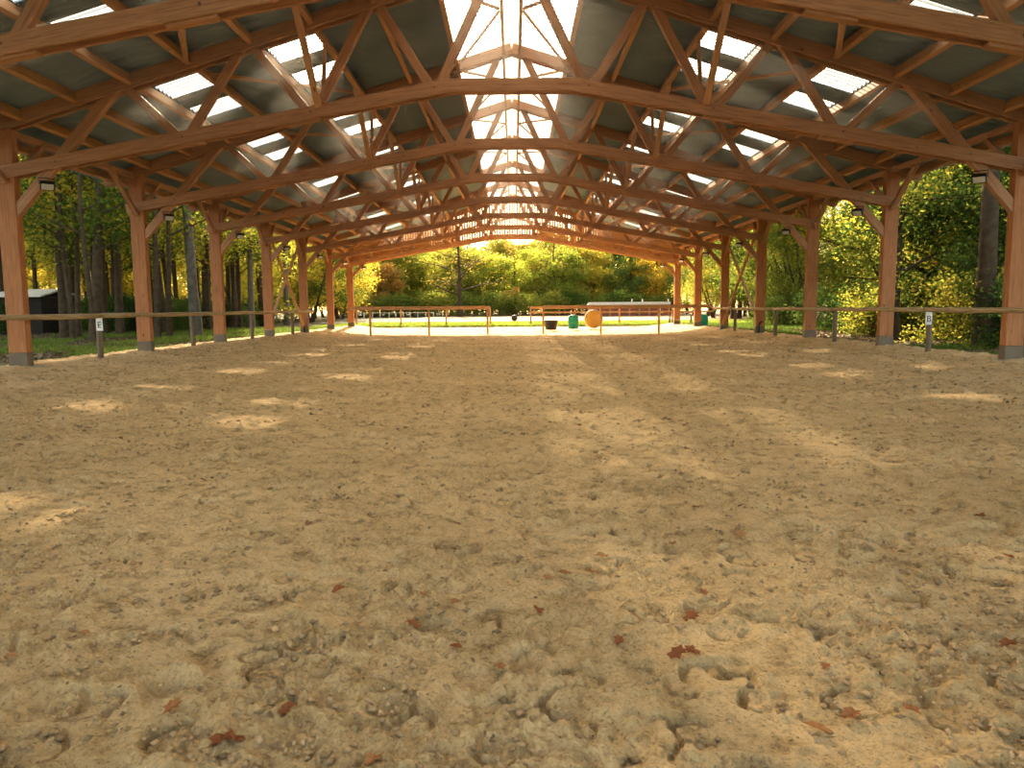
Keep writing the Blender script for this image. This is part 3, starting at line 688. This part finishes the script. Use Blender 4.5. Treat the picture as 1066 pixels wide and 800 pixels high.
# ------------------------------------------------------------------ vegetation
def leaf_cloud(centres, radii, n, size, seed, flat=.8):
    rs = np.random.RandomState(seed); c = centres[rs.randint(0, len(centres), n)]; rd = radii[rs.randint(0, len(radii), n)]
    p = rs.randn(n, 3); p /= np.linalg.norm(p, axis=1)[:, None] + 1e-9
    P = c + p * (rd * rs.rand(n) ** .5)[:, None] * np.array([1, 1, flat])
    a = rs.randn(n, 3); a[:, 2] *= .6; a /= np.linalg.norm(a, axis=1)[:, None]
    b = rs.randn(n, 3); b -= a * (a * b).sum(1)[:, None]; b /= np.linalg.norm(b, axis=1)[:, None]
    s = size * (.6 + .8 * rs.rand(n))[:, None]
    # pointed leaf: 4 vertices, kite shaped, slightly folded
    nrm = np.cross(a, b)
    V = np.stack([P - a * s * .55, P + b * s * .28 + nrm * s * .06, P + a * s * .55, P - b * s * .28 + nrm * s * .06], 1).reshape(-1, 3)
    Fq = np.arange(n * 4).reshape(n, 4); return V, Fq
def make_tree(name, H, crown0, rad, trunk_r, nleaf, lsize, seed, leaf, bark, label, cat, group, ncl=26, cr=1.0, lean=.02, nbr=9, stems=1):
    rs = random.Random(seed); root = empty(name, (0, 0, 0), label, cat, group)
    m = MB(); cl = []
    for st in range(stems):
        ox, oy = (0, 0) if stems == 1 else (rs.uniform(-.3, .3) * rad * .4, rs.uniform(-.3, .3) * rad * .4)
        lx, ly = rs.uniform(-1, 1) * lean, rs.uniform(-1, 1) * lean
        if stems > 1: lx, ly = rs.uniform(-.35, .35), rs.uniform(-.35, .35)
        n = 9; pts = []; rads = []
        for i in range(n):
            t = i / (n - 1); pts.append(Vector((ox + lx * H * t + rs.uniform(-1, 1) * .012 * H * t, oy + ly * H * t + rs.uniform(-1, 1) * .012 * H * t, -.3 + (H * .95 + .3) * t)))
            rads.append(trunk_r * (1.25 if i == 0 else 1) * (1 - t * .82))
        m.tube(pts, rads, 8, cap=False)
        for b in range(nbr):
            t = crown0 / H * .9 + (1 - crown0 / H * .9) * (b + .5) / nbr * .92
            i = min(n - 2, int(t * (n - 1))); p = pts[i].lerp(pts[i + 1], t * (n - 1) - i)
            ang = b * 2.4 + rs.random(); L = rad * (1 - .55 * max(0, (t - .4))) * rs.uniform(.75, 1.1); rise = rs.uniform(.15, .6)
            d = Vector((math.cos(ang), math.sin(ang), rise)); br = trunk_r * (1 - t * .82) * .45
            mid = p + d * L * .5 + Vector((0, 0, rs.uniform(-.1, .1) * L)); end = p + d * L
            m.tube([p, mid, end], [br, br * .6, br * .2], 5, cap=False); cl += [mid, end, p.lerp(end, .75)]
            for q in range(2):
                e2 = mid + Vector((rs.uniform(-1, 1), rs.uniform(-1, 1), rs.uniform(-.1, .7))) * L * .5
                m.tube([mid, e2], [br * .4, br * .12], 4, cap=False); cl.append(e2)
    m.build('trunk', bark, root, True)
    while len(cl) < ncl + 12 * stems:
        a = rs.random() * 6.283; z = rs.uniform(crown0, H); r = rad * math.sqrt(rs.random()) * (1 - .4 * abs((z - crown0) / (H - crown0) - .4)); cl.append(Vector((r * math.cos(a), r * math.sin(a), z)))
    C = np.array([tuple(c) for c in cl]); C[:, 2] = np.clip(C[:, 2], crown0 * .8 + .1, H * 1.02)
    V, Fq = leaf_cloud(C, np.array([cr * .6, cr * .8, cr, cr * 1.2]), nleaf, lsize, seed)
    V[:, 2] = np.maximum(V[:, 2], .05)
    np_mesh('crown', V, Fq, leaf, root)
    return root
used = set()
def plant(proto, x, y, sc=1.0, rz=None, label=None, group=None, sz=None):
    rz = R.random() * 6.28 if rz is None else rz
    if id(proto) not in used: used.add(id(proto)); o = proto; o.location = (x, y, -.05); o.rotation_euler = (0, 0, rz); o.scale = (sc, sc, sz or sc)
    else: o = dup(proto, (x, y, -.05), rz, (sc, sc, sz or sc))
    if label: o['label'] = label
    if group: o['group'] = group
    return o
GL, GR_, GB = 'trees of the left forest', 'trees of the right forest', 'trees beyond the outdoor arena'
LL = 'tall slim trunked tree with yellow-green leaves in the forest behind the left rail'
tallA = make_tree('forest_tree', 17, 5.0, 3.4, .17, 6000, .17, 1, LEAF_AUTUMN, BARK, LL, 'tree', GL, cr=1.3, nbr=11)
tallB = make_tree('forest_tree', 19, 6.0, 3.0, .22, 7000, .17, 2, LEAF_AUTUMN, BARK_PALE, LL, 'tree', GL, cr=1.2, nbr=10)
tallD = make_tree('forest_tree', 18, 5.0, 3.2, .19, 6000, .16, 23, LEAF_GREEN, BARK, LL, 'tree', GL, cr=1.2, nbr=11, lean=.07)
tallC = make_tree('forest_tree', 15, 3.6, 3.4, .11, 6000, .16, 3, LEAF_GREEN, BARK, LL, 'tree', GL, cr=1.2, nbr=12, lean=.06)
under = make_tree('young_tree', 7.5, .8, 2.6, .05, 9000, .12, 4, LEAF_AUTUMN, BARK, 'slender young yellowing tree low among the left forest trunks', 'tree', 'young trees in the left forest', cr=.8, nbr=12, stems=2)
rdA = make_tree('woodland_tree', 14, 1.8, 4.2, .22, 24000, .13, 5, LEAF_GREEN, BARK, 'x', 'tree', GR_, cr=1.4, nbr=14, lean=.05)
rdB = make_tree('woodland_tree', 11, 1.0, 3.4, .12, 22000, .12, 6, LEAF_GREEN, BARK, 'x', 'tree', GR_, cr=1.2, nbr=13, stems=2)
rdC = make_tree('woodland_tree', 16, 2.6, 3.8, .22, 20000, .125, 7, LEAF_AUTUMN, BARK, 'x', 'tree', GR_, cr=1.3, nbr=12, lean=.05)
evg = make_tree('evergreen_tree', 13, .6, 3.6, .2, 22000, .16, 8, LEAF_DARK, BARK, 'x', 'tree', GR_, cr=1.2, nbr=14)
bkA = make_tree('field_tree', 13, 1.2, 5.0, .30, 14000, .30, 9, LEAF_FAR, BARK, 'x', 'tree', GB, cr=1.7, nbr=14, lean=.04)
bkB = make_tree('field_tree', 11, .8, 4.6, .25, 14000, .28, 10, LEAF_AUTUMN, BARK, 'x', 'tree', GB, cr=1.6, nbr=14, lean=.04)
bkO = make_tree('field_tree', 9, .6, 3.6, .2, 9000, .30, 12, LEAF_ORANGE, BARK, 'x', 'tree', GB, cr=1.4, nbr=12, lean=.04)
bare = make_tree('sparse_tree', 15, 2.5, 6.0, .32, 2600, .16, 13, LEAF_FAR, BARK, 'x', 'tree', None, cr=1.6, nbr=18, lean=.03)
shrubA = make_tree('shrub', 1.7, .15, 1.3, .03, 5200, .085, 14, LEAF_GREEN, BARK, 'x', 'shrub', 'shrubs', cr=.45, nbr=10, stems=3)
shrubD = make_tree('shrub', 2.0, .12, 1.7, .04, 6500, .10, 15, LEAF_DARK, BARK, 'x', 'shrub', 'shrubs', cr=.5, nbr=10, stems=3)
big = make_tree('oak_tree', 20, 5.5, 5.0, .24, 16000, .12, 16, LEAF_GREEN, BARK, 'x', 'tree', None, cr=1.5, nbr=11, lean=.01)

# left forest: chosen trunks first (pixel x, distance)
for px, y, pr, s, lab in ((68, 33, tallA, 1.05, 'dark forest tree trunk between the nearest two left posts, nearer the first'),
                          (98, 30, tallD, 1.1, 'thick leaning forest tree between the nearest two left posts, nearer the second'),
                          (82, 38, tallC, 1.2, 'dark slim tree between two thicker trunks, left forest'),
                          (110, 37, tallA, 1.2, 'dark forest tree seen just left of the second left post'),
                          (206, 33, tallB, 1.1, 'pale thick trunked tree between the second and third left posts'),
                          (178, 42, tallC, 1.2, 'slim dark tree right behind the second left post'),
                          (187, 46, tallA, 1.0, 'slim tree left of the pale thick trunk, left forest'),
                          (262, 44, tallB, .9, 'pale trunked tree between the third and fourth left posts'),
                          (300, 58, tallB, 1.0, 'pale trunked tree seen through the left cross brace')):
    plant(pr, X(px, y), y, s, label=lab)
for i in range(34):
    y = R.uniform(28, 52); px = R.choice([R.uniform(74, 136), R.uniform(164, 222), R.uniform(164, 222), R.uniform(242, 275), R.uniform(292, 345), R.uniform(30, 60)]); x = X(px, y)
    if x > -14.5 or (18 < px < 72 and y < 46): continue
    plant(R.choice([tallC, tallC, tallA]), x, y, R.uniform(.95, 1.2), label=LL, group=GL)
cnt = 0
for i in range(900):
    y = R.uniform(27, 92); px = R.uniform(-60, 366); x = X(px, y)
    if x > -16.5 or x < -62 or (18 < px < 72 and y < 46): continue
    pr = R.choice([tallA, tallD, tallC, tallA, tallD]); plant(pr, x, y, R.uniform(.8, 1.2), label=LL, group=GL); cnt += 1
    if cnt >= 66: break
for i in range(44):
    y = R.uniform(54, 98); px = R.uniform(-20, 366); x = min(X(px, y), -20)
    if 10 < px < 78 and y < 48: continue
    plant(under, x, y, R.uniform(1.0, 1.7), label='slender young yellowing tree low among the left forest trunks')
for i in range(30):
    y = R.uniform(38, 62); px = R.uniform(0, 345); x = min(X(px, y), -18 - R.random() * 2)
    if 24 < px < 66 and y < 44: continue
    plant(shrubD, x, y, R.uniform(.6, .95), label='dark low shrub at the edge of the left forest', group='shrubs of the left forest')
for px, y in ((300, 92), (318, 84), (332, 96), (345, 80), (352, 92), (326, 70), (366, 100), (312, 105), (340, 108)):
    plant(rdA if px % 2 else rdB, X(px, y), y, R.uniform(.85, 1.05), label='leafy tree beyond the far left posts', group='leafy trees beyond the far left posts')
# right forest
LR = 'leafy green and yellow tree in the thicket behind the right rail'
plant(big, X(1035, 20) , 20.5, 1.1, label='large dark straight trunked tree beside the nearest visible right post')
plant(rdC, X(992, 27), 27, 1.0, label='dark crooked tree between the nearest two visible right posts')
plant(rdA, X(945, 24), 25, .9, label='leafy tree just right of the second visible right post')
cnt = 0
for i in range(400):
    y = R.uniform(22, 80); px = R.uniform(740, 1110); x = X(px, y)
    if x < 15.5 or x > 48: continue
    plant(R.choice([rdA, rdB, rdC, evg, rdA]), x, y, R.uniform(.75, 1.1), label=LR, group=GR_); cnt += 1
    if cnt >= 44: break
for px, y in ((722, 100), (735, 88), (745, 76), (752, 92), (762, 70), (775, 84), (715, 112), (740, 106), (758, 108), (785, 66)):
    plant(R.choice([rdA, rdB, evg]), X(px, y), y, R.uniform(.85, 1.1), label='leafy tree beyond the far right posts', group='leafy trees beyond the far right posts')
for i in range(34):
    y = R.uniform(19, 48); px = R.uniform(800, 1080); x = max(X(px, y), 13.2 + R.random() * 2.5)
    plant(R.choice([shrubA, shrubD, shrubA]), x, y, R.uniform(.7, 1.2), label='leafy low shrub at the edge of the right thicket', group='shrubs of the right thicket')
# trees beyond
plant(bare, X(480, 100), 100, 1.0, label='dark branching tree with few leaves, left of centre beyond the outdoor arena')
plant(bare, X(577, 112), 112, .85, label='pale twiggy tree nearly bare at the centre beyond the outdoor arena')
cnt = 0
for px in list(range(356, 705, 13)):
    for yb, kk in ((118, 0), (134, 1)):
        y = yb + R.uniform(-6, 6); p_ = px + R.uniform(-6, 6)
        if px > 628: pr = R.choice([evg, evg, bkB]); s = R.uniform(1.0, 1.25) * (.95 if kk == 0 else 1.15)
        elif px > 610: pr = bkB; s = 1.0
        else: pr = R.choice([bkA, bkB, bkA, bkB, bkB, bkA, bkA, bkB, bkO]); s = R.uniform(.8, 1.05) * (.9 if kk == 0 else 1.12)
        if pr is bkO: s *= 1.15
        lab = {id(evg): 'dark evergreen tree at the right of the far tree line', id(bkA): 'round yellowing tree in the far tree line', id(bkB): 'round green tree in the far tree line', id(bkO): 'small orange tree in the far tree line'}[id(pr)]
        plant(pr, X(p_, y), y, s, label=lab, group=GB)
plant(bkO, X(531, 108), 108, .42, label='low orange bush standing before the far tree line, centre')
plant(bkO, X(398, 110), 110, .8, label='small orange tree in the far tree line')
for i in range(24):
    px = 362 + i * 14.5; plant(shrubA, X(px, 106), 106 + R.uniform(-2, 2), R.uniform(1.2, 1.9), label='low shrub along the foot of the far tree line', group='shrubs of the far tree line')
# unused prototypes were all planted above
# grass
def grass(name, pts, hts, label, seed, mat=None):
    n = len(pts); rs = np.random.RandomState(seed); a = rs.rand(n) * 6.283; d = np.stack([np.cos(a), np.sin(a), np.zeros(n)], 1)
    w = (.006 + .010 * rs.rand(n))[:, None] * (1 + pts[:, 1:2] / 30); h = hts[:, None]; ln = rs.randn(n, 3) * .25; ln[:, 2] = 1
    V = np.stack([pts - d * w, pts + d * w, pts + ln * h], 1).reshape(-1, 3); Fq = np.arange(n * 3).reshape(n, 3)
    tag(np_mesh(name, V, Fq, mat or GRASS_SHADE), label, 'grass', None, 'stuff')
def scatter(n, xr, yr, thr, seed, hh=(.05, .22), k=.45):
    rs = np.random.RandomState(seed); x = rs.uniform(*xr, n); y = yr[0] + (yr[1] - yr[0]) * rs.rand(n) ** 1.5
    keep = vnoise(x * k, y * k, 33) > thr; x = x[keep]; y = y[keep]
    return np.stack([x, y, np.full(len(x), -.05)], 1), rs.uniform(hh[0], hh[1], len(x))
p, h = scatter(120000, (-22, -10.25), (11, 46), .44, 1); grass('grass', p, h, 'bright green grass and weeds between the left rail and the forest', 1)
p, h = scatter(90000, (10.5, 18), (12, 48), .42, 2); grass('grass', p, h, 'green grass strip behind the right rail', 2)
p, h = scatter(90000, (-13, 20), (48, 60), .15, 3, (.04, .20)); grass('grass', p, h, 'sunny grass strip between the far rails and the outdoor arena', 3, GRASS_SUN)
# leaf litter outside
rs = np.random.RandomState(8)
n = 42000; xx = np.where(rs.rand(n) < .6, rs.uniform(-26, -10.3, n), rs.uniform(10.3, 20, n)); yy = rs.uniform(11, 50, n)
V, Fq = leaf_cloud(np.stack([xx, yy, np.full(n, .02)], 1), np.array([.02]), n, .10, 3); 
tag(np_mesh('leaf_litter', V, Fq, LITTER), 'dry brown leaf litter on the ground under the trees', 'leaves', None, 'stuff')
# clods on the sand
def clods():
    rs = np.random.RandomState(4); n = 34000
    y = 1.5 + 28 * rs.rand(n) ** 1.7; x = (rs.rand(n) * 2 - 1) * np.minimum(.78 * y + .2, 9.5)
    keep = vnoise(x * 1.5, y * 1.5, 9) * .6 + vnoise(x * 5, y * 5, 12) * .6 + rs.rand(n) * .4 > .74; x = x[keep]; y = y[keep]; n = len(x)
    ico = np.array([(0, 0, 1), (.9, 0, .1), (0, .9, -.1), (-.9, 0, .1), (0, -.9, 0), (0, 0, -1)], float)
    fc = np.array([(0, 1, 2), (0, 2, 3), (0, 3, 4), (0, 4, 1), (5, 2, 1), (5, 3, 2), (5, 4, 3), (5, 1, 4)])
    s = (.003 + .012 * rs.rand(n) ** 3) * (1 + y / 14)
    a = rs.rand(n) * 6.28; P = ico[None] * (1 + .35 * rs.randn(n, 6, 1))
    Q = P.copy(); Q[..., 0] = P[..., 0] * np.cos(a)[:, None] - P[..., 1] * np.sin(a)[:, None]; Q[..., 1] = P[..., 0] * np.sin(a)[:, None] + P[..., 1] * np.cos(a)[:, None]
    V = Q * s[:, None, None] * np.array([1.2, 1.2, .8]) + np.stack([x, y, sand_base(x, y) + .006], 1)[:, None]
    Fq = (fc[None] + (np.arange(n) * 6)[:, None, None]).reshape(-1, 3)
    tag(np_mesh('sand_clods', V.reshape(-1, 3), Fq, CLOD, None, True), 'small dark clods of sand scattered over the arena', 'clods', None, 'stuff')
clods()
# fallen leaves on the arena
def leaf_mesh(seed):
    rs = random.Random(seed); m = MB(); n = 14; L = .05
    rim = []
    for i in range(n):
        t = 2 * math.pi * i / n; r = L * (1 + (.28 if i % 2 else -.22)) * (1.25 if i == 0 else 1)
        rim.append(Vector((r * math.cos(t), .7 * r * math.sin(t), .018 * abs(math.sin(t)) * rs.uniform(.3, 1.6))))
    m.v.append(Vector((0, 0, 0))); m.v += rim
    for i in range(n): m.face((0, 1 + i, 1 + (i + 1) % n))
    k = len(m.v); m.tube([(-L, 0, .002), (-L * 1.8, .006, .008)], [.0015, .001], 4)
    return m
lm = [leaf_mesh(i).build('fallen_leaf', DRY) for i in range(4)]
spots = [(.5, 2.05), (.62, 2.2)]
lp = [(247, 776), (390, 798), (706, 686), (720, 684), (850, 765), (615, 600), (232, 777), (300, 745), (85, 665), (770, 560), (948, 745), (1050, 676), (180, 742), (12, 688), (626, 583), (560, 640), (860, 700), (430, 655), (700, 570), (520, 700)]
def on_sand(px, py):
    v = fw * F_PX + rt * (px - 533) + up * (400 - py); t = (0.0 - CAM_H) / v.z; return v.x * t, v.y * t
allp = [on_sand(*q) for q in lp]
for i in range(70):
    y = R.uniform(2, 14); allp.append((R.uniform(-1, 1) * .7 * y, y))
for i, (x, y) in enumerate(allp):
    o = lm[i] if i < 4 else lm[i % 4].copy()
    if i >= 4: COL.objects.link(o)
    o.location = (x, y, sh(x, y) + .018); o.rotation_euler = (R.uniform(-.35, .35), R.uniform(-.35, .35), R.random() * 6.28)
    s = R.uniform(.3, .6) if i >= 12 else R.uniform(.5, .75); o.scale = (s, s, s)
    tag(o, 'curled reddish brown fallen leaf lying on the arena sand', 'leaf', 'fallen leaves on the sand')

# ------------------------------------------------------------------ haze volume added under the roof for the ridge glare
m, n, out = new_mat('glare_haze')
vs = n.nodes.new('ShaderNodeVolumeScatter'); vs.inputs['Color'].default_value = (1.0, 0.93, 0.80, 1); vs.inputs['Density'].default_value = 0.020; vs.inputs['Anisotropy'].default_value = 0.62
n.links.new(vs.outputs[0], out.inputs['Volume'])
hb = MB(); px_ = [(-9.3, bh(9.3)), (-1.25, bh(1.26)), (1.25, bh(1.26)), (9.3, bh(9.3)), (9.3, 4.83), (0, 7.68), (-9.3, 4.83)]
hb.v = [Vector((x, y, z)) for y in (2.5, 44.9) for x, z in px_]
hb.face(tuple(range(7))); hb.face(tuple(range(13, 6, -1)))
for i in range(7): q = (i + 1) % 7; hb.face((i, i + 7, q + 7, q))
tag(hb.build('glare_haze', m), 'thin haze among the roof trusses, added for the glare at the ridge', 'haze', None, 'stuff')
